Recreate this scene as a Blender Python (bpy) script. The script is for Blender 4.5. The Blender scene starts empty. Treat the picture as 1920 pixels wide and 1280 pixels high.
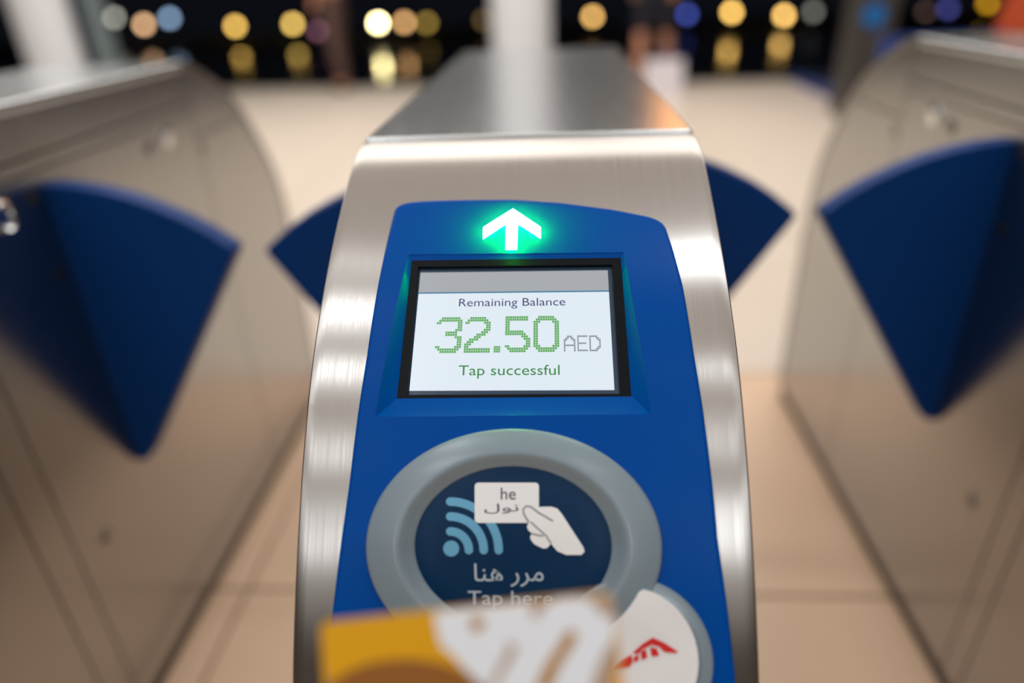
import bpy, bmesh, math, random
from mathutils import Vector, Matrix

random.seed(7)
SC = bpy.context.scene
COL = SC.collection
# ---------------------------------------------------------------- camera
S = 1.2                     # metres per gate unit (camera-relative gate units)
FLOOR_U = .865              # camera height in gate units
H = FLOOR_U * S             # camera height over the floor in metres
FPX = 1295.5
pitch, yaw, roll = math.radians(27.82), math.radians(-3.897), math.radians(-2.362)
FW = Vector((math.sin(yaw) * math.cos(pitch), math.cos(yaw) * math.cos(pitch), -math.sin(pitch)))
RT0 = Vector((math.cos(yaw), -math.sin(yaw), 0))
UP0 = RT0.cross(FW)
RT = RT0 * math.cos(roll) + UP0 * math.sin(roll)
UP = -RT0 * math.sin(roll) + UP0 * math.cos(roll)
CAM = Vector((0, 0, H))
cd = bpy.data.cameras.new('camera')
cd.sensor_width = 36
cd.lens = FPX / 1920 * 36
cd.clip_start = .01
cd.clip_end = 500
cam = bpy.data.objects.new('camera', cd)
COL.objects.link(cam)
m3 = Matrix((RT, UP, -FW)).transposed()
cam.matrix_world = Matrix.Translation(CAM) @ m3.to_4x4()
SC.camera = cam
cd.dof.use_dof = True
cd.dof.focus_distance = .438
cd.dof.aperture_fstop = 1.5
cd.dof.aperture_blades = 0

SC.view_settings.view_transform = 'Standard'
SC.view_settings.look = 'None'
SC.view_settings.exposure = 0
SC.view_settings.gamma = 1
SC.view_settings.use_curve_mapping = False

# ---------------------------------------------------------------- night sky, lamps of the hall and an added fill
w = bpy.data.worlds.new('night')
SC.world = w
w.use_nodes = True
w.node_tree.nodes['Background'].inputs[0].default_value = (.0035, .004, .006, 1)
w.node_tree.nodes['Background'].inputs[1].default_value = 1


def area(name, loc, sx, sy, power, color=(1, .93, .84), aim=None, spread=math.pi):
    l = bpy.data.lights.new(name, 'AREA')
    l.shape = 'RECTANGLE'
    l.size, l.size_y = sx, sy
    l.energy = power
    l.color = color
    l.spread = spread
    o = bpy.data.objects.new(name, l)
    COL.objects.link(o)
    o.location = loc
    d = (Vector(aim) - Vector(loc)) if aim else Vector((0, 0, -1))
    o.rotation_euler = d.to_track_quat('-Z', 'Y').to_euler()
    return o


CEIL = 3.3
WARM = (1, .94, .87)
COOL = (.93, .97, 1)
# bright hall beyond the gates
for x in (-4.2, -1.2, 1.8):
    for y in (3.6, 6.0):
        area('hall_lamp', (x, y, CEIL - .03), 2.8, 2.0, 56, WARM)
# lamps over and behind the gates
LAMPS = [(-.91, .80, .5, .22, 1.2), (-.96, .16, .5, .30, 6), (-1.06, -.68, .5, .34, 6.5), (-1.33, -1.95, .6, .40, 6.5), (-1.82, -3.75, .8, .70, 20),
         (.68, .79, .5, .22, 8), (.81, -.70, .5, .30, 3), (.96, -1.75, .6, .42, 4), (1.29, -3.45, .8, .55, 24)]
for x, y, sx, sy, p in LAMPS:
    area('gate_lamp', (x, y, CEIL - .03), sx, sy, p, COOL)
area('ceiling_fill', (0, -2.2, CEIL - .02), 6.0, 8.8, 92, (1, .92, .84))  # broad soft fill added under the ceiling to lift the overall light
# warm orange shop light across the hall
area('shop_lamp', (1.42, 7.3, 2.22), .7, .6, 5, (1, .40, .12), aim=(.3, .6, .9))


# ---------------------------------------------------------------- helpers
def W3(u):
    """gate units relative to the camera -> metres"""
    return Vector((u[0] * S, u[1] * S, H + u[2] * S))


def ray(px, py):
    return FW * FPX + RT * (px - 960) + UP * (640 - py)


def on_plane(px, py, p0, n):
    r = ray(px, py)
    return CAM + r * ((Vector(p0) - CAM).dot(n) / r.dot(n))


def mat(name, color, rough=.5, metal=0, emit=None, strength=1, aniso=0, bump=0, scale=(1, 1, 1), noise=8, vary=0, coat=0,
        rough_vary=0, spec=.5, uvt=False):
    m = bpy.data.materials.new(name)
    m.use_nodes = True
    nt = m.node_tree
    b = nt.nodes['Principled BSDF']
    c = (color[0], color[1], color[2], 1)
    b.inputs['Base Color'].default_value = c
    b.inputs['Roughness'].default_value = rough
    b.inputs['Metallic'].default_value = metal
    b.inputs['Specular IOR Level'].default_value = spec
    if coat:
        b.inputs['Coat Weight'].default_value = coat
        b.inputs['Coat Roughness'].default_value = .12
    if emit:
        b.inputs['Emission Color'].default_value = (*emit, 1)
        b.inputs['Emission Strength'].default_value = strength
    if aniso:
        b.inputs['Anisotropic'].default_value = aniso
        t = nt.nodes.new('ShaderNodeTangent')
        t.direction_type = 'UV_MAP'
        nt.links.new(t.outputs[0], b.inputs['Tangent'])
    if bump or vary or rough_vary:
        tc = nt.nodes.new('ShaderNodeTexCoord')
        mp = nt.nodes.new('ShaderNodeMapping')
        mp.inputs['Scale'].default_value = scale
        nt.links.new(tc.outputs['UV' if uvt else 'Object'], mp.inputs[0])
        nz = nt.nodes.new('ShaderNodeTexNoise')
        nz.inputs['Scale'].default_value = noise
        nz.inputs['Detail'].default_value = 4
        nt.links.new(mp.outputs[0], nz.inputs['Vector'])
        if bump:
            bp = nt.nodes.new('ShaderNodeBump')
            bp.inputs['Strength'].default_value = bump
            bp.inputs['Distance'].default_value = .001
            nt.links.new(nz.outputs['Fac'], bp.inputs['Height'])
            nt.links.new(bp.outputs[0], b.inputs['Normal'])
        if vary:
            mx = nt.nodes.new('ShaderNodeMix')
            mx.data_type = 'RGBA'
            mx.inputs['A'].default_value = tuple(v * (1 - vary) for v in color) + (1,)
            mx.inputs['B'].default_value = tuple(min(1, v * (1 + vary)) for v in color) + (1,)
            nt.links.new(nz.outputs['Fac'], mx.inputs['Factor'])
            nt.links.new(mx.outputs['Result'], b.inputs['Base Color'])
        if rough_vary:
            mr = nt.nodes.new('ShaderNodeMapRange')
            mr.inputs['To Min'].default_value = max(0, rough - rough_vary)
            mr.inputs['To Max'].default_value = rough + rough_vary
            nt.links.new(nz.outputs['Fac'], mr.inputs['Value'])
            nt.links.new(mr.outputs[0], b.inputs['Roughness'])
    return m


def srgb(r, g, b):
    f = lambda v: (v / 255) / 12.92 if v < 10 else (((v / 255) + .055) / 1.055) ** 2.4
    return (f(r), f(g), f(b))


M = {}
M['steel'] = mat('brushed_steel', (.44, .422, .405), .30, 1, aniso=.75, bump=.05, scale=(900, 14, 1), noise=1, rough_vary=.07, uvt=True)
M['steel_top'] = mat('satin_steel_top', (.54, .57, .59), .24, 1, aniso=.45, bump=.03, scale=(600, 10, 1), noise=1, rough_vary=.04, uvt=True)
M['steel_side'] = mat('satin_steel_side', (.42, .418, .412), .24, 1, aniso=.2, bump=.03, scale=(400, 8, 1), noise=1, rough_vary=.04, uvt=True)
M['core'] = mat('dark_gap', (.03, .028, .026), .8)
M['plinth'] = mat('dark_plinth', (.05, .045, .04), .6)
M['bolt'] = mat('bolt_steel', (.35, .34, .33), .35, 1)
M['lock'] = mat('lock_chrome', (.75, .77, .78), .2, 1)
M['hole'] = mat('black_hole', (.01, .01, .012), .7)
M['blue'] = mat('reader_blue_plastic', srgb(0, 77, 166), .3, bump=.02, noise=900, vary=.04, spec=.05)
M['flap'] = mat('flap_blue_rubber', srgb(0, 56, 122), .5, vary=.05, noise=60, spec=.15)
M['bezel'] = mat('black_bezel', (.004, .006, .009), .42, vary=.3, noise=300, spec=.1)
M['screen'] = mat('lcd_white', (.02, .02, .02), .2, emit=srgb(222, 234, 244), strength=.97)
M['screen_bar'] = mat('lcd_grey', (.02, .02, .02), .2, emit=srgb(168, 172, 178), strength=.9)
M['screen_line'] = mat('lcd_blue_line', (.02, .02, .02), .2, emit=srgb(40, 120, 165), strength=.9)
M['ink_navy'] = mat('lcd_navy_text', (.01, .01, .03), .3, emit=srgb(52, 52, 112), strength=.9)
M['ink_green'] = mat('lcd_green_text', (.01, .03, .01), .3, emit=srgb(22, 128, 50), strength=.9)
M['ink_dots'] = mat('lcd_green_dots', (.01, .03, .01), .3, emit=srgb(84, 168, 78), strength=.9)
M['ink_grey'] = mat('lcd_grey_dots', (.03, .03, .03), .3, emit=srgb(124, 132, 140), strength=.9)
M['arrow'] = mat('green_arrow_led', (.6, .9, .7), .3, emit=(.5, 1.0, .68), strength=5)
M['ring'] = mat('grey_ring_plastic', srgb(134, 152, 164), .26, bump=.02, noise=700, vary=.03)
M['disc'] = mat('navy_target', srgb(0, 48, 86), .4, spec=.15)
M['icon_white'] = mat('icon_white', srgb(250, 252, 255), .5)
M['icon_line'] = mat('icon_grey_line', srgb(150, 150, 158), .5)
M['icon_dark'] = mat('icon_dark_writing', srgb(70, 75, 95), .5)
M['icon_blue'] = mat('icon_light_blue', srgb(104, 178, 218), .5)
M['icon_text'] = mat('icon_pale_text', srgb(190, 205, 218), .5)
M['logo_white'] = mat('logo_white', srgb(250, 252, 255), .45)
M['logo_red'] = mat('logo_red', srgb(226, 28, 30), .45)
M['card'] = mat('card_gold', srgb(232, 170, 20), .4, vary=.06, noise=30, spec=.2)
M['card_brown'] = mat('card_brown', srgb(150, 92, 20), .4)
M['card_mid'] = mat('card_dark_gold', srgb(184, 128, 18), .4)
M['card_white'] = mat('card_white', srgb(242, 248, 255), .4)
M['card_beige'] = mat('card_beige', srgb(190, 160, 135), .4)
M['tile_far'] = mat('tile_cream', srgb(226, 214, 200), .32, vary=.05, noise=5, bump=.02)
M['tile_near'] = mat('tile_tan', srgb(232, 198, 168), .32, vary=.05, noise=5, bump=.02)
M['grout'] = mat('grout', srgb(140, 118, 98), .8)
M['ceiling'] = mat('ceiling_paint', srgb(120, 102, 88), .8)
M['wall'] = mat('wall_paint', srgb(150, 140, 130), .8)
M['column'] = mat('column_white', srgb(212, 216, 224), .5)
M['post'] = mat('grey_post', srgb(62, 60, 58), .5)
M['mullion'] = mat('mullion_steel', srgb(120, 135, 140), .4, .3)
M['kerb'] = mat('dark_kerb', srgb(40, 42, 42), .5)
M['water'] = mat('night_water', (.004, .008, .010), .13, spec=.5, bump=0)
M['quay'] = mat('dark_quay', (.006, .006, .006), .9)


def link(name, me, m=None, parent=None, smooth=True, angle=35):
    if m:
        me.materials.append(m)
    if smooth:
        me.shade_smooth()
        me.set_sharp_from_angle(angle=math.radians(angle))
    o = bpy.data.objects.new(name, me)
    COL.objects.link(o)
    if parent:
        o.parent = parent
    return o


def mesh(name, verts, faces, org=(0, 0, 0), uv=None):
    org = Vector(org)
    me = bpy.data.meshes.new(name)
    me.from_pydata([Vector(v) - org for v in verts], [], faces)
    bm = bmesh.new()
    bm.from_mesh(me)
    bmesh.ops.recalc_face_normals(bm, faces=bm.faces)
    bm.to_mesh(me)
    bm.free()
    if uv:
        l = me.uv_layers.new(name='UVMap')
        for lp in me.loops:
            l.data[lp.index].uv = uv(me.vertices[lp.vertex_index].co)
    return me


def empty(name, loc, label, cat, group=None):
    o = bpy.data.objects.new(name, None)
    COL.objects.link(o)
    o.location = loc
    o.empty_display_size = .1
    tag(o, label, cat, group)
    return o


def tag(o, label=None, cat=None, group=None, kind=None):
    if label: o['label'] = label
    if cat: o['category'] = cat
    if group: o['group'] = group
    if kind: o['kind'] = kind
    return o


def prism(name, pts, vec, m, parent=None, org=(0, 0, 0), bevel=0, uv=None, segs=2, smooth=True):
    """closed 3D polygon pts extruded by vec"""
    vec = Vector(vec)
    n = len(pts)
    v = [Vector(p) for p in pts] + [Vector(p) + vec for p in pts]
    f = [list(range(n)), list(range(2 * n - 1, n - 1, -1))]
    f += [[i, (i + 1) % n, n + (i + 1) % n, n + i] for i in range(n)]
    me = mesh(name, v, f, org)
    if bevel:
        bm = bmesh.new()
        bm.from_mesh(me)
        bmesh.ops.bevel(bm, geom=[e for e in bm.edges if e.calc_face_angle(0) > .5], offset=bevel, segments=segs,
                        profile=.5, affect='EDGES', clamp_overlap=True)
        bm.to_mesh(me)
        bm.free()
    if uv:
        l = me.uv_layers.new(name='UVMap')
        for lp in me.loops:
            l.data[lp.index].uv = uv(me.vertices[lp.vertex_index].co)
    o = link(name, me, m, parent, smooth)
    if bevel and smooth:
        wn = o.modifiers.new('weighted', 'WEIGHTED_NORMAL')
        wn.keep_sharp = True
        wn.weight = 100
    return o


def box(name, a, b, m, parent=None, org=(0, 0, 0), bevel=0):
    pts = [(a[0], a[1], a[2]), (b[0], a[1], a[2]), (b[0], b[1], a[2]), (a[0], b[1], a[2])]
    return prism(name, pts, (0, 0, b[2] - a[2]), m, parent, org, bevel)


def lathe(name, prof, m, parent=None, org=(0, 0, 0), n=24, axis='z'):
    """prof: (radius, height) pairs about org"""
    v, f = [], []
    for r, h in prof:
        for i in range(n):
            a = 2 * math.pi * i / n
            p = (r * math.cos(a), r * math.sin(a), h)
            v.append(p if axis == 'z' else (p[2], p[0], p[1]) if axis == 'x' else (p[0], p[2], p[1]))
    k = len(prof)
    for j in range(k - 1):
        for i in range(n):
            f.append([j * n + i, j * n + (i + 1) % n, (j + 1) * n + (i + 1) % n, (j + 1) * n + i])
    f.append(list(range(n)))
    f.append(list(range((k - 1) * n, k * n)))
    o = link(name, mesh(name, v, f), m, parent)
    o.location = org
    return o


# ---------------------------------------------------------------- floor, walls, ceiling
def edge_y(x):
    return 8.25 + (x + 3.27) * (7.61 - 8.25) / (2.43 + 3.27)


XA, XB, YA = -9.4, 7.0, -7.0
fl = link('floor', mesh('floor', [(XA, YA, -.2), (XB, YA, -.2), (XB, edge_y(XB), -.2), (XA, edge_y(XA), -.2),
                                   (XA, YA, -.006), (XB, YA, -.006), (XB, edge_y(XB), -.006), (XA, edge_y(XA), -.006)],
                        [[0, 1, 2, 3], [4, 5, 6, 7], [0, 1, 5, 4], [1, 2, 6, 5], [2, 3, 7, 6], [3, 0, 4, 7]]), M['grout'], smooth=False)
tag(fl, kind='structure')
PX, PY = .82, .815
X0, Y0 = -.60, .94
tile_mesh = {}
for j in range(-5, 10):
    for i in range(-11, 10):
        xa, xb = X0 + i * PX + .003, X0 + (i + 1) * PX - .003
        ya, yb = Y0 + j * PY + .003, Y0 + (j + 1) * PY - .003
        if xb < XA or xa > XB or yb > 9.2 or j < -4:
            continue
        xa, xb = max(xa, XA), min(xb, XB)
        tl, tr = min(yb, edge_y(xa)), min(yb, edge_y(xb))
        if min(tl, tr) - ya < .03:
            continue
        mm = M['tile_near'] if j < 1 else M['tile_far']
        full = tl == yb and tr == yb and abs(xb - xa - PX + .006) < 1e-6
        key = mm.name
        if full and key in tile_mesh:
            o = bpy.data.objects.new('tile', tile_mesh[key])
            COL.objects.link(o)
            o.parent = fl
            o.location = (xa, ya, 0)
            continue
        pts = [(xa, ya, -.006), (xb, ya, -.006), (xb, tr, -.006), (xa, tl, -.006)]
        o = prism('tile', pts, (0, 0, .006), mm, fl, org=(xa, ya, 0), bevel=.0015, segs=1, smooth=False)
        o.location = (xa, ya, 0)
        if full:
            tile_mesh[key] = o.data
kerb = prism('trim_1', [(XA, edge_y(XA), -.2), (XB, edge_y(XB), -.2), (XB, edge_y(XB) + .18, -.2), (XA, edge_y(XA) + .18, -.2)],
             (0, 0, .2), M['kerb'], smooth=False)
tag(kerb, kind='structure')
tag(box('ceiling', (XA, YA, CEIL), (XB, 8.0, CEIL + .15), M['ceiling']), kind='structure')
tag(box('wall_left', (XA - .15, YA, -.2), (XA, 6.0, CEIL), M['wall']), kind='structure')
tag(box('wall_right', (XB, YA, -.2), (XB + .15, 7.0, CEIL), M['wall']), kind='structure')
tag(box('wall_back', (XA, YA - .15, -.2), (XB, YA, CEIL), M['wall']), kind='structure')

# ---------------------------------------------------------------- gate profile (gate units: Y, Z)
CTRL = [(.477, -.0955), (.462, -.0958), (.447, -.0985), (.43, -.1040), (.412, -.1125), (.392, -.1225), (.37, -.1338), (.346, -.148),
        (.328, -.1605), (.31, -.1745), (.295, -.1885), (.28, -.2040), (.267, -.2185), (.255, -.2335), (.243, -.2485),
        (.232, -.2635), (.221, -.2790), (.21, -.2960), (.198, -.3180), (.187, -.3450), (.178, -.3800), (.172, -.42),
        (.17, -.47), (.17, -.55), (.17, -.66), (.17, -.78), (.17, -.835)]


def bspline(c, per=8):
    c = [c[0]] * 2 + c + [c[-1]] * 2
    out = []
    for i in range(len(c) - 3):
        for k in range(per):
            t = k / per
            b = ((1 - t) ** 3 / 6, (3 * t ** 3 - 6 * t * t + 4) / 6, (-3 * t ** 3 + 3 * t * t + 3 * t + 1) / 6, t ** 3 / 6)
            out.append(tuple(sum(b[q] * c[i + q][d] for q in range(4)) for d in (0, 1)))
    out.append(c[-1])
    r = [out[0]]
    for p in out:
        if math.dist(p, r[-1]) > 1e-5:
            r.append(p)
    return r


PROF = [(y * S, H + z * S) for y, z in bspline(CTRL)]       # metres, from the top fold down to the floor
NP = len(PROF)
SLEN = [0]
for i in range(1, NP):
    SLEN.append(SLEN[-1] + math.dist(PROF[i], PROF[i - 1]))
NORM = []
for i in range(NP):
    a, b = PROF[max(0, i - 1)], PROF[min(NP - 1, i + 1)]
    t = Vector((b[0] - a[0], b[1] - a[1])).normalized()
    NORM.append(Vector((t[1], -t[0])))          # outward: towards -Y and up
    if NORM[-1].y < 0 and abs(NORM[-1].y) > .5:
        NORM[-1] = -NORM[-1]


def surf(x, s, n=0.0):
    """point on the curved front: across x, along s, raised n"""
    if s <= 0:
        i, t = 0, s / (SLEN[1])
    else:
        i = 0
        lo, hi = 0, NP - 2
        while lo < hi:
            mid = (lo + hi + 1) // 2
            if SLEN[mid] <= s: lo = mid
            else: hi = mid - 1
        i = lo
        t = (s - SLEN[i]) / (SLEN[i + 1] - SLEN[i])
    y = PROF[i][0] * (1 - t) + PROF[i + 1][0] * t
    z = PROF[i][1] * (1 - t) + PROF[i + 1][1] * t
    tt = min(1, max(0, t))
    nn = NORM[i] * (1 - tt) + NORM[i + 1] * tt
    nn.normalize()
    return Vector((x, y + nn[0] * n, z + nn[1] * n))


def unsurf(px, py, n=0.0):
    """photograph pixel -> (x, s) on the curved front at height n"""
    r = ray(px, py)
    best = None
    P = [(PROF[i][0] + NORM[i][0] * n, PROF[i][1] + NORM[i][1] * n) for i in range(NP)]
    for i in range(NP - 1):
        ay, az = P[i]
        by, bz = P[i + 1]
        # CAM + r*k = a + (b-a)*t
        dy, dz = by - ay, bz - az
        det = r.y * (-dz) + dy * r.z
        if abs(det) < 1e-12: continue
        ey, ez = ay - CAM.y, az - CAM.z
        k = (ey * (-dz) + dy * ez) / det
        t = (r.y * ez - r.z * ey) / det
        if -.001 <= t <= 1.001 and k > 0:
            if best is None or k < best[0]:
                best = (k, r.x * k, SLEN[i] + t * (SLEN[i + 1] - SLEN[i]))
    if best is None:
        raise ValueError((px, py))
    return best[1], best[2]


GW = .22 * S
GX = (-.1267 + .0933) / 2 * S          # centre of the middle gate
YMID = .775 * S
REAR = [(2 * YMID - y, z) for y, z in PROF]
OUTLINE = PROF[::-1] + REAR            # floor front -> top -> floor rear (closed along the floor)
ZB = H - .835 * S


def ztop(y):
    """height of the gate's outline at Y (metres)"""
    if y > YMID: y = 2 * YMID - y
    if y >= PROF[0][0]: return PROF[0][1]
    for i in range(NP - 1):
        if PROF[i + 1][0] <= y <= PROF[i][0]:
            d = PROF[i][0] - PROF[i + 1][0]
            t = 0 if d < 1e-9 else (PROF[i][0] - y) / d
            return PROF[i][1] * (1 - t) + PROF[i + 1][1] * t
    return ZB


# outline of the reader panel and of its display opening
T = .0045        # the blue panel stands this far off the steel
O = Vector((GX, YMID, 0))


def lerp(a, b, t): return a + (b - a) * t


def interp(tab, s):
    if s <= tab[0][0]: a, b = tab[0], tab[1]
    elif s >= tab[-1][0]: a, b = tab[-2], tab[-1]
    else:
        for a, b in zip(tab, tab[1:]):
            if a[0] <= s <= b[0]: break
    return a[1] + (b[1] - a[1]) * (s - a[0]) / (b[0] - a[0])


def tab_s(px):      # table s -> x
    r = [unsurf(x, y, T) for x, y in px]
    return sorted((s, x) for x, s in r)


LEFT = tab_s([(744, 394), (714, 535), (694, 666), (675, 790), (662, 900), (644, 1030), (630, 1145), (618, 1279)])
RIGHT = tab_s([(1244, 424), (1274, 535), (1295, 666), (1312, 770), (1331, 925), (1339, 1014), (1356, 1132), (1372, 1277)])
TOPT = [unsurf(x, y, T) for x, y in [(742, 383), (800, 378.5), (870, 376.5), (960, 376), (1050, 382), (1150, 395), (1210, 407), (1250, 416)]]
OTL, OTR, OBR, OBL = [unsurf(x, y, T) for x, y in [(766, 477), (1169, 473), (1221, 776), (704, 781)]]
S_BOT = SLEN[-1] * .62


def s_top(x): return interp(TOPT, x)


def s_ot(x): return OTL[1] + (OTR[1] - OTL[1]) * (x - OTL[0]) / (OTR[0] - OTL[0])


def s_ob(x): return OBL[1] + (OBR[1] - OBL[1]) * (x - OBL[0]) / (OBR[0] - OBL[0])


def o_l(s): return OTL[0] + (OBL[0] - OTL[0]) * min(1.0, max(0, (s - OTL[1]) / (OBL[1] - OTL[1])))


def o_r(s): return OTR[0] + (OBR[0] - OTR[0]) * min(1.0, max(0, (s - OTR[1]) / (OBR[1] - OTR[1])))


def cover(name, prof, norm, parent, org, gx, cut=False):
    """thin folded sheet over the curved end, rounded at both long edges"""
    hw = GW / 2
    v, f = [], []
    r = .0011
    sec = [(-hw, -.016), (-hw, -r)] + [(-hw + r - r * math.cos(a), -r + r * math.sin(a)) for a in (math.pi / 8, math.pi / 4, 3 * math.pi / 8, math.pi / 2)]
    sec += [(-hw + r + (2 * hw - 2 * r) * i / 40, 0) for i in range(1, 40)] + [(-x, d) for x, d in sec[::-1]]
    ns = len(sec)
    ii = list(range(0, len(prof)))
    for i in ii:
        for x, d in sec:
            v.append((gx + x, prof[i][0] + norm[i][0] * d, prof[i][1] + norm[i][1] * d))
    for k in range(len(ii) - 1):
        for j in range(ns - 1):
            if cut and any(s_ot(GX + sec[q][0]) - .001 < SLEN[kk] < s_ob(GX + sec[q][0]) + .001 and o_l(SLEN[kk]) - .001 < GX + sec[q][0] < o_r(SLEN[kk]) + .001
                           for q in (j, j + 1) for kk in (k, k + 1)):
                continue        # the sheet is cut out behind the display
            f.append([k * ns + j, k * ns + j + 1, (k + 1) * ns + j + 1, (k + 1) * ns + j])
    me = mesh(name, v, f, org, uv=lambda c: (c.x, c.y - c.z))
    return link(name, me, M['steel'], parent, angle=60)


def flap(parent, sgn, hy):
    """blue retracting paddle: a quarter-fan sheet with a curved top, hinged on the gate's side"""
    t = .017
    arc = [(-.012, -.183), (.0, -.181), (.03, -.184), (.06, -.1895), (.089, -.198), (.115, -.209), (.142, -.2225), (.168, -.239), (.191, -.257), (.194, -.2605)]
    back = [(.192, -.266), (.014, -.545), (.006, -.552), (-.012, -.552)]
    pts = [(sgn * (GW / 2 + x * S), -t, H + z * S) for x, z in arc + back]
    o = prism('paddle', pts, (0, 2 * t, 0), M['flap'], parent, bevel=.004)
    o.location = (0, hy, 0)
    return o


def side(parent, sgn, hy, s1, s2):
    """one long side of a gate: separate steel sheets with open joints, screws, locks and holes (local metres)"""
    xo = sgn * (GW / 2 - .0015)
    th = -sgn * .004
    g = .0014

    def sheet(name, y0, y1, z0, z1):
        ys = [y0 + (y1 - y0) * i / 24 for i in range(25)]
        top = [(y, min(z1, ztop(y + YMID) - .004)) for y in ys]
        top = [p for p in top if p[1] > z0 + .002]
        if not top: return
        pts = [(xo, y, z) for y, z in top] + [(xo, top[-1][0], z0), (xo, top[0][0], z0)]
        if abs(top[0][1] - top[-1][1]) < 1e-6 and abs(top[12 if len(top) > 12 else 0][1] - top[0][1]) < 1e-6:
            pts = [pts[0], pts[len(top) - 1]] + pts[-2:]
        q = []
        for p in pts:
            if not q or (Vector(p) - Vector(q[-1])).length > 1e-5: q.append(p)
        prism(name, q, (th, 0, 0), M['steel_side'], parent, uv=lambda c: (c.z, c.y), smooth=False)

    yf, yr = .17 * S - YMID + .004, YMID - .17 * S - .004
    ye = 1.073 * S - YMID
    z = lambda u: H + u * S
    sheet('upper_panel', s2 + g, ye - g, z(-.1480), z(-.05))
    sheet('rail_strip', s2 + g, ye - g, z(-.1645), z(-.1505))
    sheet('main_panel', s1 + g, ye - g, ZB, z(-.1665))
    sheet('narrow_panel', s2 + g, s1 - g, ZB, z(-.1665))
    sheet('front_panel', yf, s2 - g, ZB, z(-.05))
    sheet('rear_upper_panel', ye + g, yr, z(-.201), z(-.05))
    sheet('rear_lower_panel', ye + g, yr, ZB, z(-.2035))

    def knob(name, y, zz, r, d, m):
        lathe(name, [(r, -sgn * .003), (r, sgn * d * .6), (r * .7, sgn * d), (r * .02, sgn * d)], m, parent, org=(xo, y, zz), n=20, axis='x')

    k = .786 * S
    knob('lock', 1.254 * k - YMID, z(-.184), .017, .003, M['lock'])
    knob('bolt', 1.195 * k - YMID, z(-.191), .013, .003, M['bolt'])
    knob('bolt', s1 + .05 * S, z(-.59), .0125, .003, M['bolt'])
    knob('vent_hole', hy - .034 * S, z(-.189), .009, .001, M['hole'])
    knob('vent_hole', hy - .036 * S, z(-.275), .009, .001, M['hole'])
    knob('socket', 1.385 * k - YMID, z(-.225), .012, .001, M['bolt'])
    lathe('key_ring', [(.020, -sgn * .003), (.020, sgn * .004), (.016, sgn * .006), (.013, sgn * .004), (.012, sgn * .001), (.0003, sgn * .001)],
          M['lock'], parent, org=(xo, hy - .083 * S, z(-.195)), n=24, axis='x')


def gate(gx, label, hl, hr, sl, sr):
    """hl/hr: hinge Y of the left/right paddle, sl/sr: Y of the left/right base seams, all in gate units"""
    g = empty('fare_gate', (gx, YMID, 0), label, 'ticket gate', 'steel fare gates in a row')
    o = Vector((gx, YMID, 0))
    cover('front_cover', PROF, NORM, g, o, gx, cut=True)
    cover('rear_cover', REAR, [Vector((-n[0], n[1])) for n in NORM], g, o, gx)
    # top lid: a folded sheet standing slightly proud of the covers
    y0, y1 = PROF[0][0] - .004, 2 * YMID - PROF[0][0] + .004
    zt = PROF[0][1]
    prism('top_lid', [(-GW / 2, y0 - YMID, zt - .012), (GW / 2, y0 - YMID, zt - .012), (GW / 2, y1 - YMID, zt - .012), (-GW / 2, y1 - YMID, zt - .012)],
          (0, 0, .0145), M['steel_top'], g, bevel=.003, segs=3, uv=lambda c: (c.x, c.y))
    # dark inner carcass seen through the joints
    hw = GW / 2 - .009
    pts = []
    for i in range(0, len(OUTLINE), 6):
        y, zz = OUTLINE[i]
        pts.append((-hw, (y - YMID) * .988, zz - .012))
    pts = [(-hw, pts[0][1], ZB - .012)] + pts + [(-hw, pts[-1][1], ZB - .012)]
    prism('carcass', pts, (2 * hw, 0, 0), M['core'], g, smooth=False)
    box('plinth', (-hw - .003, .18 * S - YMID, .0), (hw + .003, YMID - .18 * S, ZB), M['plinth'], g)
    z = Vector((0, 0, 0))
    side(g, -1, hl * S - YMID, sl[0] * S - YMID, sl[1] * S - YMID)
    side(g, 1, hr * S - YMID, sr[0] * S - YMID, sr[1] * S - YMID)
    flap(g, -1, hl * S - YMID)
    flap(g, 1, hr * S - YMID)
    return g


LS, RS = (.564, .519), (.637, .600)
gate_m = gate(GX, 'stainless fare gate in the middle with the lit balance screen facing the viewer', .728, .817, LS, RS)
gate_l = gate((-.55 - .11) * S, 'stainless fare gate on the left, seen along its side with a blue paddle', .728, .728, LS, LS)
gate_r = gate((.51 + .11) * S, 'stainless fare gate on the right, seen along its side with a blue paddle', .817, .817, RS, RS)


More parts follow.
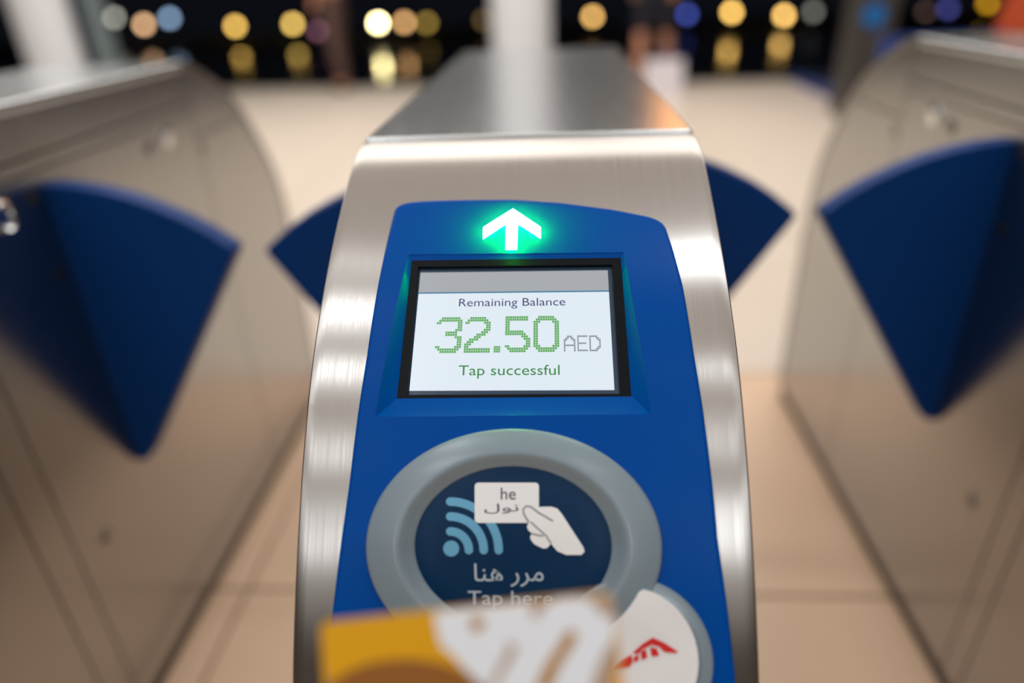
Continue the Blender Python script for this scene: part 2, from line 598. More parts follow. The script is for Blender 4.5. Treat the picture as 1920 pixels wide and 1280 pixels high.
# ---------------------------------------------------------------- the reader's parts on the middle gate
def reader_panel():
    ns, nm = 8, 22
    rows = []
    NA, NBm, NC = 10, 26, 40
    RC = .010
    for blk, cnt in ((0, NA), (1, NBm), (2, NC)):
        for k in range(cnt + (1 if blk == 2 else 0)):
            rows.append((blk, k / cnt))
    V, idx = [], {}
    for ri, (blk, t) in enumerate(rows):
        def s_at(x):
            if blk == 0: return lerp(s_top(x), s_ot(x), t)
            if blk == 1: return lerp(s_ot(x), s_ob(x), t)
            return lerp(s_ob(x), S_BOT, t)
        sn = s_at((OTL[0] + OTR[0]) / 2)
        x0 = interp(LEFT, s_at(interp(LEFT, sn)))
        x3 = interp(RIGHT, s_at(interp(RIGHT, sn)))
        x1, x2 = o_l(s_at(o_l(sn))), o_r(s_at(o_r(sn)))
        xs = [lerp(x0, x1, (i / ns) ** 1.5) for i in range(ns)] + [lerp(x1, x2, i / nm) for i in range(nm)] + [lerp(x2, x3, 1 - (1 - i / ns) ** 1.5) for i in range(ns + 1)]
        for ci, x in enumerate(xs):
            s = s_at(x)
            if blk == 0:      # round the two top corners
                for xe, sg in ((x0, 1), (x3, -1)):
                    d = (x - xe) * sg
                    if d < RC:
                        s += (1 - t) * (RC - math.sqrt(max(0, RC * RC - (RC - d) ** 2))) * .55
            idx[ri, ci] = len(V)
            V.append((x, s, T))
    nr, nc = len(rows), 2 * ns + nm + 1
    F = []
    for r in range(nr - 1):
        for c in range(nc - 1):
            if NA <= r < NA + NBm and ns <= c < ns + nm: continue
            F.append([idx[r, c], idx[r, c + 1], idx[r + 1, c + 1], idx[r + 1, c]])
    # rounded outer edge down to the steel
    loop = [idx[0, c] for c in range(nc)] + [idx[r, nc - 1] for r in range(1, nr)] + [idx[nr - 1, c] for c in range(nc - 2, -1, -1)] + [idx[r, 0] for r in range(nr - 2, 0, -1)]
    n = len(loop)
    prev = loop
    R = .0026
    P0 = [Vector(V[i][:2]) for i in loop]
    out = []
    for i in range(n):
        d = P0[(i + 1) % n] - P0[i - 1]
        d = Vector((d.y, -d.x)).normalized()
        out.append(d)
    cx = sum((p for p in P0), Vector((0, 0))) / n
    if sum(out[i].dot(P0[i] - cx) for i in range(n)) < 0: out = [-d for d in out]
    for off, h in [(R * math.sin(a), T - R + R * math.cos(a)) for a in (math.pi / 8, math.pi / 4, 3 * math.pi / 8, math.pi / 2)] + [(R, -.001)]:
        cur = []
        for i in range(n):
            cur.append(len(V))
            q = P0[i] + out[i] * off
            V.append((q.x, q.y, h))
        for i in range(n):
            F.append([prev[i], prev[(i + 1) % n], cur[(i + 1) % n], cur[i]])
        prev = cur
    P = [surf(*v) for v in V]
    # sloping walls of the display recess
    hole = [(NA, c) for c in range(ns, ns + nm + 1)] + [(r, ns + nm) for r in range(NA + 1, NA + NBm + 1)] + \
           [(NA + NBm, c) for c in range(ns + nm - 1, ns - 1, -1)] + [(r, ns) for r in range(NA + NBm - 1, NA, -1)]
    B = bezel_corners()
    ring, lip = [], []
    for r, c in hole:
        a, b = (c - ns) / nm, (r - NA) / NBm
        p = quad(B, a, b)
        q = P[idx[r, c]]
        lip.append(len(P)); P.append(q.lerp(p, .06) - surf_n(V[idx[r, c]][1]) * .0004)
        ring.append(len(P)); P.append(p)
    hl = [idx[k] for k in hole]
    m = len(hole)
    for i in range(m):
        F.append([hl[i], hl[(i + 1) % m], lip[(i + 1) % m], lip[i]])
        F.append([lip[i], lip[(i + 1) % m], ring[(i + 1) % m], ring[i]])
    return link('reader_panel', mesh('reader_panel', P, F, O), M['blue'], gate_m, angle=28)


def surf_n(s):
    return (surf(0, s, .001) - surf(0, s, 0)).normalized()


def quad(Q, a, b):
    return Q[0].lerp(Q[1], a).lerp(Q[3].lerp(Q[2], a), b)


def bezel_corners():
    return [surf(*unsurf(x, y, n), n) for x, y, n in [(772, 488, T - .0018), (1164, 483, T - .0018), (1184, 743, T - .0065), (744, 747, T - .0065)]]


BZ = bezel_corners()
DN = (BZ[1] - BZ[0]).cross(BZ[3] - BZ[0]).normalized()
if DN.dot(CAM - BZ[0]) < 0: DN = -DN
panel = reader_panel()


def on_display(px, py, d):
    return on_plane(px, py, BZ[0] - DN * d, DN)


def flat_quad_frame(name, outer, inner, depth, m, parent):
    """frame between two 3D quads, inner edge turned down by depth"""
    v = outer + inner + [p - DN * depth for p in inner]
    f = [[i, (i + 1) % 4, 4 + (i + 1) % 4, 4 + i] for i in range(4)] + [[4 + i, 4 + (i + 1) % 4, 8 + (i + 1) % 4, 8 + i] for i in range(4)]
    return link(name, mesh(name, v, f, O), m, parent, smooth=False)


INNER = [on_display(x, y, 0) for x, y in [(784, 500), (1148, 496), (1163, 738), (763, 740)]]
flat_quad_frame('screen_bezel', BZ, INNER, .004, M['bezel'], panel)
DS = .0026
SCR = [on_display(x, y, DS) for x, y in [(788.5, 511), (1139.5, 506.5), (1152, 731), (767.5, 732.5)]]
BACK = [on_display(x, y, DS + .0003) for x, y in [(776, 488), (1158, 484), (1172, 746), (754, 750)]]
o = link('screen_backing', mesh('screen_backing', BACK, [[0, 1, 2, 3]], O), mat('screen_glass_edge', srgb(40, 66, 92), .25), panel, smooth=False)


def screen_rect(name, a0, b0, a1, b1, m, lift=0.0):
    v = [quad(SCR, a, b) + DN * lift for a, b in ((a0, b0), (a1, b0), (a1, b1), (a0, b1))]
    return link(name, mesh(name, v, [[0, 1, 2, 3]], O), m, panel, smooth=False)


screen_rect('screen', 0, .19, 1, 1, M['screen'])
screen_rect('status_bar', 0, 0, 1, .178, M['screen_bar'])
screen_rect('divider_line', 0, .178, 1, .19, M['screen_line'])


def text_mesh(body, align='LEFT'):
    cu = bpy.data.curves.new('lettering', 'FONT')
    cu.body = body
    cu.resolution_u = 4
    cu.size = 1
    ob = bpy.data.objects.new('lettering', cu)
    COL.objects.link(ob)
    bpy.context.view_layer.update()
    dg = bpy.context.evaluated_depsgraph_get()
    me = ob.evaluated_get(dg).to_mesh()
    V = [v.co.copy() for v in me.vertices]
    F = [list(p.vertices) for p in me.polygons]
    ob.evaluated_get(dg).to_mesh_clear()
    bpy.data.objects.remove(ob)
    bpy.data.curves.remove(cu)
    return V, F


def map_text(name, body, fn, m, parent, box2, by='cap'):
    """text scaled so that its ink spans box2=(x0,x1,baseline,height unit); fn maps 2D to 3D"""
    V, F = text_mesh(body)
    xa, xb = min(v.x for v in V), max(v.x for v in V)
    x0, x1, base, cap = box2
    capu = .70 if by == 'cap' else max(v.y for v in V)
    P = [fn(x0 + (v.x - xa) / (xb - xa) * (x1 - x0), base + v.y / capu * cap) for v in V]
    return link(name, mesh(name, P, F, O), m, parent, smooth=False)


def scr2d(a, b): return quad(SCR, a, b) + DN * .00012


map_text('balance_heading', 'Remaining Balance', scr2d, M['ink_navy'], panel, (.219, .773, .3050, -.0690))
map_text('status_text', 'Tap successful', scr2d, M['ink_green'], panel, (.238, .738, .879, -.0815))

DIG = {
    '3': ["..########.", ".##########", "##.......##", ".........##", ".........##", "........###", "....#####..", "....#####..", "........###", ".........##",
          ".........##", ".........##", "##......###", ".#########.", "..#######.."],
    '2': ["..#######..", ".#########.", "##......###", ".........##", ".........##", "........###", ".......###.", ".....####..", "....###....", "..####.....",
          ".###.......", "###........", "##.........", "###########", "###########"],
    '5': ["##########.", "##########.", "##.........", "##.........", "##.........", "##.........", "########...", "#########..", ".......###.", "........###",
          ".........##", ".........##", "##......###", ".#########.", "..#######.."],
    '0': ["..#######..", ".#########.", "###.....###", "##.......##", "##.......##", "##.......##", "##.......##", "##.......##", "##.......##", "##.......##",
          "##.......##", "##.......##", "###.....###", ".#########.", "..#######.."],
    '.': ["###", "###", "###"],
    'A': ["..###..", ".##.##.", "##...##", "#.....#", "#.....#", "#######", "#.....#", "#.....#", "#.....#"],
    'E': ["#######", "#......", "#......", "#......", "######.", "#......", "#......", "#......", "#######"],
    'D': ["#####..", "#...##.", "#....##", "#.....#", "#.....#", "#.....#", "#....##", "#...##.", "#####.."],
}


def to_ab(px, py):
    """pixel on the display -> display coordinates"""
    p = on_display(px, py, DS)
    a = b = .5
    for _ in range(12):
        q = quad(SCR, a, b)
        da = quad(SCR, a + .01, b) - q
        db = quad(SCR, a, b + .01) - q
        d = p - q
        a += .01 * d.dot(da) / da.dot(da)
        b += .01 * d.dot(db) / db.dot(db)
    return a, b


def dots(name, ch, px0, px1, y0, y1, m):
    g = DIG[ch]
    nr, nc = len(g), len(g[0])
    ym = (y0 + y1) / 2
    a0, b0 = to_ab((px0 + px1) / 2, y0)
    _, b1 = to_ab((px0 + px1) / 2, y1)
    aL, _ = to_ab(px0, ym)
    aR, _ = to_ab(px1, ym)
    v, f = [], []
    for r in range(nr):
        for c in range(nc):
            if g[r][c] != '#': continue
            k = len(v)
            e = .06
            for u, w_ in ((c + e, r + e), (c + 1 - e, r + e), (c + 1 - e, r + 1 - e), (c + e, r + 1 - e)):
                v.append(scr2d(lerp(aL, aR, u / nc), lerp(b0, b1, w_ / nr)))
            f.append([k, k + 1, k + 2, k + 3])
    return link(name, mesh(name, v, f, O), m, panel, smooth=False)


dots('digit', '3', 817, 866, 594.5, 662, M['ink_dots'])
dots('digit', '2', 871, 919.5, 594, 661.5, M['ink_dots'])
dots('decimal_point', '.', 925.5, 938, 648.5, 661, M['ink_dots'])
dots('digit', '5', 947, 994.5, 592.5, 660.5, M['ink_dots'])
dots('digit', '0', 1000, 1048.5, 592, 660, M['ink_dots'])
dots('currency_letter', 'A', 1057, 1079, 629, 659, M['ink_grey'])
dots('currency_letter', 'E', 1082.5, 1102, 628.5, 658.5, M['ink_grey'])
dots('currency_letter', 'D', 1105, 1126.5, 628.5, 658.5, M['ink_grey'])


# things printed or mounted on the curved face
def decal(name, px_pts, n, m, parent, thick=0.0, sub=1):
    """polygon given by photo pixels, laid on the curved face at height n"""
    pts = []
    for i, p in enumerate(px_pts):
        q = px_pts[(i + 1) % len(px_pts)]
        for k in range(sub):
            pts.append((lerp(p[0], q[0], k / sub), lerp(p[1], q[1], k / sub)))
    P = [surf(*unsurf(x, y, n), n) for x, y in pts]
    k = len(P)
    if thick:
        Bk = [surf(*unsurf(x, y, n), n - thick) for x, y in pts]
        P = P + Bk
        f = [list(range(k))] + [[i, (i + 1) % k, k + (i + 1) % k, k + i] for i in range(k)]
    else:
        f = [list(range(k))]
    return link(name, mesh(name, P, f, O), m, parent, smooth=False)


ARROW = [(961.8, 391.3), (1013.6, 425.4), (1013.9, 446.2), (970.9, 418.3), (969.4, 467), (947.9, 467), (949.1, 418.3), (905.4, 447.2), (906.2, 425.9)]
decal('arrow_light', ARROW, T + .0006, M['arrow'], panel, thick=.0008)
for (x, y) in [(961, 402), (940, 416), (982, 416), (919, 431), (1002, 431), (960, 425), (960, 442), (959, 459)]:  # points floating over the arrow, added to spread its green halo
    l = bpy.data.lights.new('arrow_halo', 'POINT')
    l.energy = .07
    l.color = (.0, 1, .02)
    l.shadow_soft_size = .0015
    lo = bpy.data.objects.new('arrow_halo', l)
    COL.objects.link(lo)
    lo.location = surf(*unsurf(x, y, T + .0032), T + .0032)

# grey ring round the tap target
RC0 = unsurf(960, 1022, T + .004)
RA = (unsurf(1238, 1022, T + .003)[0] - unsurf(682, 1022, T + .003)[0]) / 2
RB = RC0[1] - unsurf(960, 803, T + .003)[1]


def ring_pt(r, a, n):
    return surf(RC0[0] + RA * r * math.cos(a), RC0[1] + RB * r * math.sin(a), n)


def ring_mesh(name, prof, m, parent, cap=False, N=96):
    v, f = [], []
    for r, n in prof:
        for i in range(N):
            v.append(ring_pt(r, 2 * math.pi * i / N, n))
    for j in range(len(prof) - 1):
        for i in range(N):
            f.append([j * N + i, j * N + (i + 1) % N, (j + 1) * N + (i + 1) % N, (j + 1) * N + i])
    if cap:
        f.append(list(range((len(prof) - 1) * N, len(prof) * N)))
    return link(name, mesh(name, v, f, O), m, parent, angle=40)


ring_mesh('target_ring', [(1.0, T - .001), (1.0, T + .0025), (.99, T + .0037), (.97, T + .0044), (.80, T + .0075), (.775, T + .0077), (.755, T + .0070),
                          (.72, T + .0040), (.69, T + .0022), (.672, T + .0012), (.665, T + .0002)], M['ring'], panel)
ring_mesh('target_disc', [(.675, T + .0004), (.655, T + .0010), (.5, T + .0010), (.3, T + .0010), (.12, T + .0010)], M['disc'], panel, cap=True)
DI = T + .0013


def stroke(path, w_, caps=True):
    """thick line as a 2D outline"""
    L, R = [], []
    for i, p in enumerate(path):
        a = path[max(0, i - 1)]
        b = path[min(len(path) - 1, i + 1)]
        d = Vector((b[0] - a[0], b[1] - a[1])).normalized() * (w_ / 2)
        L.append((p[0] - d.y, p[1] + d.x))
        R.append((p[0] + d.y, p[1] - d.x))

    def cap(c, p_from, n=6):
        v = Vector((p_from[0] - c[0], p_from[1] - c[1]))
        return [(c[0] + v.x * math.cos(t) - v.y * math.sin(t) * sg, c[1] + v.x * math.sin(t) * sg + v.y * math.cos(t)) for t in [math.pi * k / n for k in range(1, n)] for sg in (-1,)]
    if not caps: return L + R[::-1]
    return L + cap(path[-1], L[-1]) + R[::-1] + cap(path[0], R[0])


def circle(cx, cy, rx, ry=None, n=28, a0=0, a1=2 * math.pi):
    ry = ry or rx
    e = 0 if abs(a1 - a0 - 2 * math.pi) < 1e-6 else 1
    return [(cx + rx * math.cos(a0 + (a1 - a0) * i / n), cy + ry * math.sin(a0 + (a1 - a0) * i / n)) for i in range(n + e)]


def rrect(x0, y0, x1, y1, r):
    o_ = []
    for cx, cy, a in ((x1 - r, y0 + r, -90), (x1 - r, y1 - r, 0), (x0 + r, y1 - r, 90), (x0 + r, y0 + r, 180)):
        for k in range(5):
            t = math.radians(a + 90 * k / 4)
            o_.append((cx + r * math.cos(t), cy + r * math.sin(t)))
    return o_


decal('signal_dot', circle(846, 1028, 15), DI, M['icon_blue'], panel)
for r in (35, 63, 91):
    path = [(844 + r * math.cos(math.radians(t)), 1031 - r * 1.0 * math.sin(math.radians(t))) for t in [i * 90 / 14 for i in range(15)]]
    decal('signal_arc', stroke(path, 16), DI, M['icon_blue'], panel)
decal('card_symbol', rrect(890, 904.5, 1010.5, 980, 7), DI + .0002, M['icon_white'], panel)
HAND = [(1012, 950), (1034, 949.5), (1045, 953), (1054, 964), (1094, 1026), (1096, 1034), (1090, 1040), (1062, 1040), (1045, 1033), (1033, 1019), (1026, 1027),
        (1018, 1028), (1002, 1020), (995, 1011), (994, 1006), (997, 1000), (990, 993), (988, 986), (992, 978), (984, 966), (981, 957), (985, 949), (994, 948), (1004, 953)]
decal('hand_symbol', HAND, DI + .0004, M['icon_white'], panel)
decal('hand_line', stroke([(991, 978), (982, 963), (981, 954), (987, 948), (996, 950), (1010, 961), (1026, 970), (1036, 976)], 3.2), DI + .0006, M['icon_line'], panel)
decal('hand_line', stroke([(996, 979), (1008, 990), (1024, 1004), (1033, 1018)], 3), DI + .0006, M['icon_line'], panel)
decal('hand_line', stroke([(997, 1000), (1008, 1003), (1018, 1004)], 3), DI + .0006, M['icon_line'], panel)


def face2d(n):
    return lambda x, y: surf(*unsurf(x, y, n), n)


map_text('target_words', 'Tap here', face2d(DI), M['icon_text'], panel, (877, 1036, 1132, -25))
# presentation forms written from left to right
map_text('target_arabic_words', '\uFE8E\uFEE8\uFEEB \uFEAD\uFEAE\uFEE3', face2d(DI), M['icon_text'], panel, (889, 1019, 1089, -33), by='max')
map_text('card_symbol_letters', 'he', face2d(DI + .0004), M['icon_dark'], panel, (939, 967, 936, -22), by='max')
map_text('card_symbol_arabic', '\uFEDD\uFEEE\uFEE7', face2d(DI + .0004), M['icon_dark'], panel, (908, 972, 958, -14), by='max')

# white logo disc on its grey mount, lower right of the ring
LC = (1186, 1236)


def mount():
    n0 = T
    c = unsurf(*LC, n0)
    rx = unsurf(1338, 1236, T + .002)[0] - c[0]
    ry = c[1] - unsurf(1186, 1083, T + .002)[1]
    prof = [(1.0, T - .001), (1.0, T + .0015), (.985, T + .0026), (.96, T + .003), (.85, T + .0034), (.835, T + .0026), (.8, T + .0024), (.4, T + .0024), (.1, T + .0024)]
    v, f = [], []
    N = 72
    for r, n in prof:
        for i in range(N):
            a = 2 * math.pi * i / N
            v.append(surf(c[0] + rx * r * math.cos(a), c[1] + ry * r * math.sin(a), n))
    for j in range(len(prof) - 1):
        for i in range(N):
            f.append([j * N + i, j * N + (i + 1) % N, (j + 1) * N + (i + 1) % N, (j + 1) * N + i])
    f.append(list(range((len(prof) - 1) * N, len(prof) * N)))
    return link('logo_mount', mesh('logo_mount', v, f, O), M['ring'], panel, angle=40)


mount()


def logo_outline():
    n = T + .0068
    c = unsurf(*LC, n)
    rx = unsurf(1310, 1236, n)[0] - c[0]
    ry = c[1] - unsurf(1186, 1103, n)[1]
    pts = []
    for i in range(96):
        a = 2 * math.pi * i / 96
        x, s = c[0] + rx * math.cos(a), c[1] + ry * math.sin(a)
        u, v = (x - RC0[0]) / RA, (s - RC0[1]) / RB
        d = math.hypot(u, v)
        if d < .91:
            # slide along the logo disc's radius to the cut edge of the ring
            lo, hi = 0.0, 1.0
            for q in range(30):
                mid = (lo + hi) / 2
                xx, ss = c[0] + rx * math.cos(a) * mid, c[1] + ry * math.sin(a) * mid
                if math.hypot((xx - RC0[0]) / RA, (ss - RC0[1]) / RB) < .91: hi = mid
                else: lo = mid
            x, s = c[0] + rx * math.cos(a) * lo, c[1] + ry * math.sin(a) * lo
        pts.append((x, s))
    return pts


lp = logo_outline()
NL = T + .0062
v = [surf(x, s, NL) for x, s in lp] + [surf(x, s, T + .002) for x, s in lp]
k = len(lp)
link('logo_disc', mesh('logo_disc', v, [list(range(k))] + [[i, (i + 1) % k, k + (i + 1) % k, k + i] for i in range(k)], O), M['logo_white'], panel, smooth=False)
NR = NL + .0004
decal('logo_mark', [(1148, 1256), (1168, 1237), (1184, 1227), (1186, 1240), (1181, 1249)], NR, M['logo_red'], panel)
decal('logo_mark', [(1186, 1224), (1205, 1207), (1224, 1195), (1246, 1205), (1272, 1222), (1266, 1224), (1246, 1222), (1236, 1212), (1222, 1208), (1206, 1216), (1196, 1226)], NR, M['logo_red'], panel)
decal('logo_mark', [(1189, 1231), (1198, 1228), (1197, 1238), (1188, 1241)], NR, M['logo_red'], panel)
decal('logo_mark', [(1202, 1222), (1211, 1217), (1214, 1232), (1203, 1237)], NR, M['logo_red'], panel)
decal('logo_mark', [(1219, 1213), (1232, 1216), (1236, 1229), (1222, 1230)], NR, M['logo_red'], panel)

# the same reader stands on the two side gates
for g in (gate_l, gate_r):
    pc = panel.copy()
    COL.objects.link(pc)
    pc.parent = g
    for ch in list(panel.children):
        c = ch.copy()
        COL.objects.link(c)
        c.parent = pc

# ---------------------------------------------------------------- travel card held in front of the reader
CZ = .245
CN = -(FW * .98 + UP * -.14 + RT * .06).normalized()
CP = CAM + ray(870, 1142) * (CZ / FPX)


def card_pt(px, py, lift=0.0):
    return on_plane(px, py, CP + CN * lift, CN)


c_tl, c_tr = card_pt(600, 1167), card_pt(1146, 1109)
ax = (c_tr - c_tl).normalized()
ay = CN.cross(ax).normalized()
if ay.z > 0: ay = -ay
CWID = (c_tr - c_tl).length
CHEI = CWID * .63
card_o = empty('travel_card', c_tl + ax * CWID / 2 + ay * CHEI / 2, 'gold travel card with white zigzag print held up in front of the reader', 'card')
CO = card_o.location.copy()
rr = .003


def card_uv(u, v_): return c_tl + ax * u + ay * v_


pts = [card_uv(x, y) for x, y in rrect(0, 0, CWID, CHEI, rr)]
prism('card_body', pts, -CN * .0008, M['card'], card_o, org=CO)


def clip_card(pts2):
    return pts2


def card_print(name, px_pts, m, lift):
    P = [card_pt(x, y, lift) for x, y in px_pts]
    out = []
    for p in P:       # keep the print inside the card
        d = p - c_tl - CN * lift
        u, w_ = d.dot(ax), d.dot(ay)
        u = min(CWID - .0006, max(.0006, u))
        w_ = min(CHEI - .0006, max(.0006, w_))
        out.append(card_uv(u, w_) + CN * lift)
    q = []
    for p in out:
        if not q or (p - q[-1]).length > 1e-6: q.append(p)
    return link(name, mesh(name, q, [list(range(len(q)))], CO), m, card_o, smooth=False)


def c6(pts): return [(560 + x / 2.4, 1060 + y / 2.4) for x, y in pts]


card_print('brown_print', [(760 + 165 * math.cos(t), 1330 + 95 * math.sin(t)) for t in [2 * math.pi * i / 36 for i in range(36)]], M['card_brown'], .0002)
card_print('white_print', c6([(612, 170), (612, 250), (640, 360), (690, 400), (760, 480), (850, 560), (900, 700), (1340, 700), (1345, 560), (1390, 420), (1420, 300), (1430, 100)]), M['card_white'], .0002)
card_print('gold_print', c6([(770, 250), (800, 225), (840, 255), (825, 285), (780, 300)]), M['card_mid'], .0004)
card_print('gold_print', c6([(1060, 560), (1110, 450), (1170, 360), (1210, 290), (1250, 300), (1245, 345), (1180, 440), (1130, 560)]), M['card_mid'], .0004)
card_print('beige_print', c6([(850, 560), (890, 470), (930, 400), (945, 340), (985, 370), (960, 420), (915, 490), (880, 560)]), M['card_beige'], .0004)
card_print('beige_print', c6([(1050, 150), (1150, 130), (1110, 185), (1065, 240), (1040, 215)]), M['card_beige'], .0004)
card_print('beige_print', c6([(1250, 120), (1420, 110), (1420, 210), (1370, 230), (1320, 160)]), M['card_beige'], .0004)
card_print('beige_print', c6([(1300, 600), (1330, 500), (1370, 400), (1420, 330), (1440, 420), (1400, 600)]), M['card_beige'], .0004)

# ---------------------------------------------------------------- columns and posts in the hall
col1 = empty('column', (-.28, 7.25, 0), 'white round column straight behind the middle gate', 'column')
lathe('shaft', [(.30, 0), (.30, .12), (.285, .14), (.285, CEIL)], M['column'], col1, n=40)
col2 = empty('column', (-4.36, 6.35, 0), 'white round column at the left edge behind the left gate', 'column')
lathe('shaft', [(.24, 0), (.24, .12), (.225, .14), (.225, CEIL)], M['column'], col2, n=40)
m1 = empty('steel_post', (-3.97, 6.5, 0), 'grey green steel post right beside the left white column', 'post')
box('post_shaft', (-.07, -.07, 0), (.07, .07, CEIL), M['mullion'], m1, bevel=.01)
box('base_plate', (-.14, -.14, 0), (.14, .14, .015), M['mullion'], m1)
p1 = empty('sign_post', (2.30, 5.62, 0), 'dark grey square post carrying a small round blue sign', 'post')
box('post_shaft', (-.14, -.12, 0), (.14, .12, CEIL), M['post'], p1, bevel=.01)
sg = lathe('blue_sign', [(.075, 0), (.075, -.012), (.07, -.014), (.001, -.014)], mat('sign_blue', srgb(0, 110, 190), .4), p1, org=(-.02, -.12, .70), n=32, axis='y')

# blue topped barrier beyond the right gate
bar = empty('barrier', (2.0, 3.85, 0), 'low blue barrier panel standing behind the right gate', 'barrier')
box('blue_panel', (-.34, -.03, .10), (.27, .03, .70), mat('barrier_blue', srgb(20, 62, 140), .4), bar, bevel=.008)
for x in (-.27, .2):
    box('foot', (x - .04, -.2, 0), (x + .04, .2, .1), M['post'], bar, bevel=.005)

pl = empty('plinth_block', (2.75, 6.75, 0), 'low dark navy plinth on the floor edge beside the right gate end', 'plinth')
box('plinth_body', (-.30, -.75, 0), (.35, .75, .07), mat('plinth_navy', srgb(26, 32, 52), .6), pl, bevel=.005)
box('blue_edge', (-.345, -.75, 0), (-.302, .75, .08), mat('plinth_blue', srgb(40, 62, 128), .5), pl, bevel=.004)

# ---------------------------------------------------------------- people in the hall, far out of focus
def skin_body(name, joints, edges, m, parent, org, sub=2):
    me = bpy.data.meshes.new(name)
    names = list(joints)
    me.from_pydata([joints[n][0] for n in names], [(names.index(a), names.index(b)) for a, b in edges], [])
    ob = bpy.data.objects.new(name, me)
    COL.objects.link(ob)
    md = ob.modifiers.new('skin', 'SKIN')
    for i, n in enumerate(names):
        r = joints[n][1]
        me.skin_vertices[0].data[i].radius = (r, r) if not isinstance(r, tuple) else r
        me.skin_vertices[0].data[i].use_root = i == 0
    sd = ob.modifiers.new('sub', 'SUBSURF')
    sd.levels = sd.render_levels = sub
    bpy.context.view_layer.update()
    dg = bpy.context.evaluated_depsgraph_get()
    nm = bpy.data.meshes.new_from_object(ob.evaluated_get(dg))
    bpy.data.objects.remove(ob)
    nm.materials.clear()
    nm.name = name
    o_ = link(name, nm, m, parent, angle=180)
    o_.location = org
    return o_


def person(loc, rz, label, trouser, shirt, shoe, skin=srgb(196, 140, 112), bare=False, stride=.12):
    p = empty('person', loc, label, 'person')
    p.rotation_euler[2] = rz
    sk, tr, sh, so = mat('skin_tone', skin, .55), mat('trouser_cloth', trouser, .85), mat('shirt_cloth', shirt, .85), mat('shoe_leather', shoe, .6)
    hr = mat('hair', (.02, .015, .01), .6)
    J = {'pelvis': ((0, 0, .95), .12), 'waist': ((0, 0, 1.10), .115), 'chest': ((0, 0, 1.32), .13), 'neck': ((0, .01, 1.48), .055), 'chin': ((0, .02, 1.55), .065), 'head': ((0, .03, 1.63), .088), 'crown': ((0, .02, 1.70), .07)}
    E_ = [('pelvis', 'waist'), ('waist', 'chest'), ('chest', 'neck'), ('neck', 'chin'), ('chin', 'head'), ('head', 'crown')]
    for s, n in ((-1, 'l'), (1, 'r')):
        d = stride * s
        J.update({n + 'hip': ((.10 * s, 0, .90), .085), n + 'knee': ((.10 * s, d * .5 + .02, .49), .058), n + 'calf': ((.10 * s, d * .8 - .01, .33), .055), n + 'ankle': ((.10 * s, d, .09), .036), n + 'toe': ((.11 * s, d + .13, .035), .03),
                  n + 'sho': ((.18 * s, 0, 1.41), .06), n + 'elb': ((.23 * s, -.03 - d * .4, 1.13), .043), n + 'wri': ((.24 * s, .05 - d * .8, .90), .028), n + 'hand': ((.24 * s, .07 - d * .9, .80), .032)})
        E_ += [('pelvis', n + 'hip'), (n + 'hip', n + 'knee'), (n + 'knee', n + 'calf'), (n + 'calf', n + 'ankle'), (n + 'ankle', n + 'toe'), ('chest', n + 'sho'), (n + 'sho', n + 'elb'), (n + 'elb', n + 'wri'), (n + 'wri', n + 'hand')]
    skin_body('body', J, E_, sk, p, (0, 0, 0))
    g = lambda k, r: (J[k][0], r)
    end = 'knee' if bare else 'ankle'
    T_ = {'pelvis': g('pelvis', .145), 'top': ((0, 0, 1.04), .135)}
    TE = [('pelvis', 'top')]
    for n in 'lr':
        T_[n + 'hip'] = g(n + 'hip', .105)
        T_[n + 'knee'] = g(n + 'knee', .085)
        TE += [('pelvis', n + 'hip'), (n + 'hip', n + 'knee')]
        if not bare:
            T_[n + 'ankle'] = (Vector(J[n + 'ankle'][0]) + Vector((0, 0, .02)), .068)
            TE += [(n + 'knee', n + 'ankle')]
    skin_body('trousers' if not bare else 'shorts', T_, TE, tr, p, (0, 0, 0))
    C_ = {'chest': g('chest', .15), 'waist': g('waist', .14), 'hem': ((0, 0, .98), .15)}
    CE = [('chest', 'waist'), ('waist', 'hem')]
    for n in 'lr':
        C_[n + 'sho'] = g(n + 'sho', .078)
        C_[n + 'elb'] = g(n + 'elb', .06)
        CE += [('chest', n + 'sho'), (n + 'sho', n + 'elb')]
    skin_body('shirt', C_, CE, sh, p, (0, 0, 0))
    for n, s in (('l', -1), ('r', 1)):
        y = J[n + 'ankle'][0][1]
        skin_body('shoe', {'heel': ((.10 * s, y - .04, .045), .045), 'mid': ((.105 * s, y + .05, .045), .046), 'toe': ((.11 * s, y + .15, .036), .036)}, [('heel', 'mid'), ('mid', 'toe')], so, p, (0, 0, 0))
    skin_body('hair', {'a': ((0, .0, 1.69), .085), 'b': ((0, -.035, 1.62), .08), 'c': ((0, -.03, 1.55), .055)}, [('a', 'b'), ('b', 'c')], hr, p, (0, 0, 0))
    skin_body('nose', {'a': ((0, .115, 1.645), .012), 'b': ((0, .13, 1.615), .016)}, [('a', 'b')], sk, p, (0, 0, 0), 1)
    for s in (-1, 1):
        lathe('eye', [(.012, 0), (.012, .006), (.001, .008)], hr, p, org=(.034 * s, .105, 1.645), n=10, axis='y')
    return p


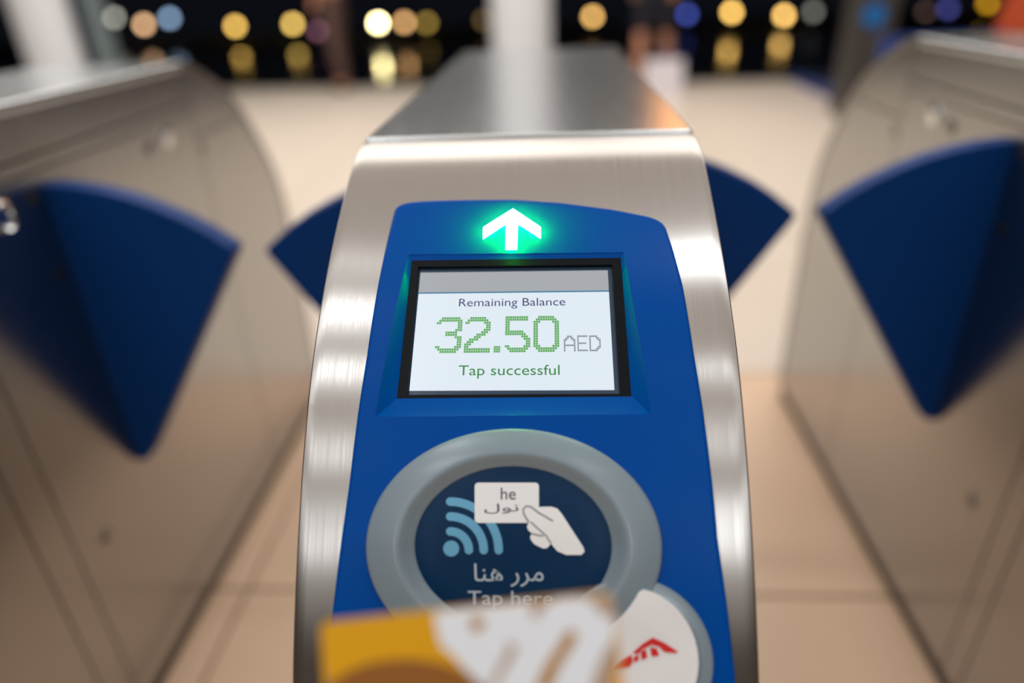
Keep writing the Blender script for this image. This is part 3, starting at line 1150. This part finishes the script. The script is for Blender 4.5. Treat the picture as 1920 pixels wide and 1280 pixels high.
person((1.0, 7.35, 0), 2.6, 'person in dark shorts standing beyond the middle gate with a white bag', srgb(20, 20, 34), srgb(40, 40, 60), srgb(120, 60, 50), bare=True)
person((-2.25, 7.85, 0), 1.45, 'person in brown trousers standing left of the bright round lights', srgb(84, 62, 56), srgb(20, 20, 30), srgb(60, 45, 40), stride=.05)
person((3.03, 5.0, 0), 1.45, 'person in orange clothes walking behind the right gate', srgb(185, 76, 36), srgb(195, 95, 72), srgb(90, 40, 20), stride=.06)
bag = empty('shopping_bag', (1.05, 6.95, 0), 'white paper shopping bag on the floor beside the person in shorts', 'bag')
prism('bag_body', [(-.17, -.06, 0), (.17, -.06, 0), (.17, .06, 0), (-.17, .06, 0)], (0, 0, .30), mat('white_paper', srgb(225, 222, 232), .7), bag, bevel=.004)
for y in (-.055, .055):
    bar_pts = [(-.07, y, .29), (-.06, y, .39), (.06, y, .39), (.07, y, .29), (.062, y, .29), (.053, y, .382), (-.053, y, .382), (-.062, y, .29)]
    prism('bag_handle', bar_pts, (0, .006, 0), mat('blue_cord', srgb(60, 80, 130), .7), bag)

# ---------------------------------------------------------------- the water outside and the lamps on the far quay
ZW = -5.0
wtr = link('water', mesh('water', [(-260, 9.5, ZW), (260, 9.5, ZW), (260, 96, ZW), (-260, 96, ZW)], [[0, 1, 2, 3]]), M['water'], smooth=False)
tag(wtr, 'dark still water below the hall reflecting the night lamps', 'water', kind='stuff')
tag(box('trim_2', (-260, 78.0, ZW - 1), (260, 104, ZW + .25), M['quay']), kind='structure')


def quay_lamp(px, py, col, bright, label, dist=80.0, size=.34):
    r = ray(px, py)
    p = CAM + r * (dist / r.y)
    base = Vector((p.x, p.y, ZW + .25))
    hh = p.z - base.z
    g = empty('quay_lamp', base, label, 'lamp', 'lamps on the far quay')
    lathe('lamp_post', [(.09, 0), (.09, .1), (.045, .14), (.04, max(.2, hh - size * .9)), (.06, max(.22, hh - size * .85))], M['quay'], g, n=8)
    mm = mat('lamp_glow', (.1, .1, .1), .5, emit=srgb(*col), strength=bright)
    prof = [(max(.001, size * math.sin(math.pi * i / 10)), -size * math.cos(math.pi * i / 10)) for i in range(11)]
    lathe('lamp_globe', prof, mm, g, org=(0, 0, hh), n=20)


KB = 15
for px, py, col, br, lab in [
    (270, 46, (190, 150, 112), 1.0, 'dull orange night lamp, lower of the cluster right of the left column'),
    (214, 33, (118, 118, 108), 1.0, 'dim grey night lamp nearest the grey green post'),
    (318, 34, (104, 126, 150), 1.0, 'dim blue grey night lamp right of the dull orange one'),
    (441, 49, (214, 172, 84), 1.0, 'gold night lamp standing alone above the left gate end'),
    (549, 45, (208, 172, 88), 1.0, 'gold night lamp just left of the purple and blue lamps'),
    (596, 58, (78, 50, 62), 1.0, 'faint purple night lamp between gold and blue ones'),
    (632, 51, (84, 92, 134), 1.0, 'dim blue night lamp above the person in brown trousers'),
    (709, 43, (255, 236, 170), 2.4, 'brightest cream night lamp, left of the brownish pair'),
    (758, 42, (186, 142, 92), 1.0, 'brownish night lamp touching the brightest cream one'),
    (800, 43, (112, 92, 40), 1.0, 'dim olive night lamp right of the brownish one'),
    (838, 78, (96, 88, 30), .8, 'faint yellow green light low beside the middle gate top'),
    (907, 38, (66, 52, 28), 1.0, 'faint brown night lamp just left of the middle column'),
    (1111, 31, (206, 160, 90), 1.0, 'gold night lamp just right of the middle column'),
    (1202, 5, (140, 168, 208), 1.0, 'pale blue night lamp at the top above the white bag'),
    (1288, 27, (44, 56, 120), 1.0, 'deep blue night lamp left of the two right gold lamps'),
    (1372, 23, (234, 186, 96), 1.0, 'gold night lamp, left of the two at the right'),
    (1470, 29, (240, 190, 104), .9, 'gold night lamp, right of the two at the right'),
    (1525, 22, (78, 78, 72), 1.0, 'faint grey night lamp beside the right gold lamp'),
    (1735, 25, (58, 44, 40), 1.0, 'faint brown night lamp right of the sign post'),
    (1778, 16, (40, 42, 88), 1.0, 'faint blue night lamp above the right gate'),
    (1852, 6, (134, 98, 14), 1.0, 'mustard yellow night lamp beside the person in orange'),
]:
    far = px not in (709, 758, 1372, 1470, 1111)      # lamps set back from the quay's edge
    quay_lamp(px, py, col, br * KB, lab, *((95.0, .40) if far else (80.0, .34)))
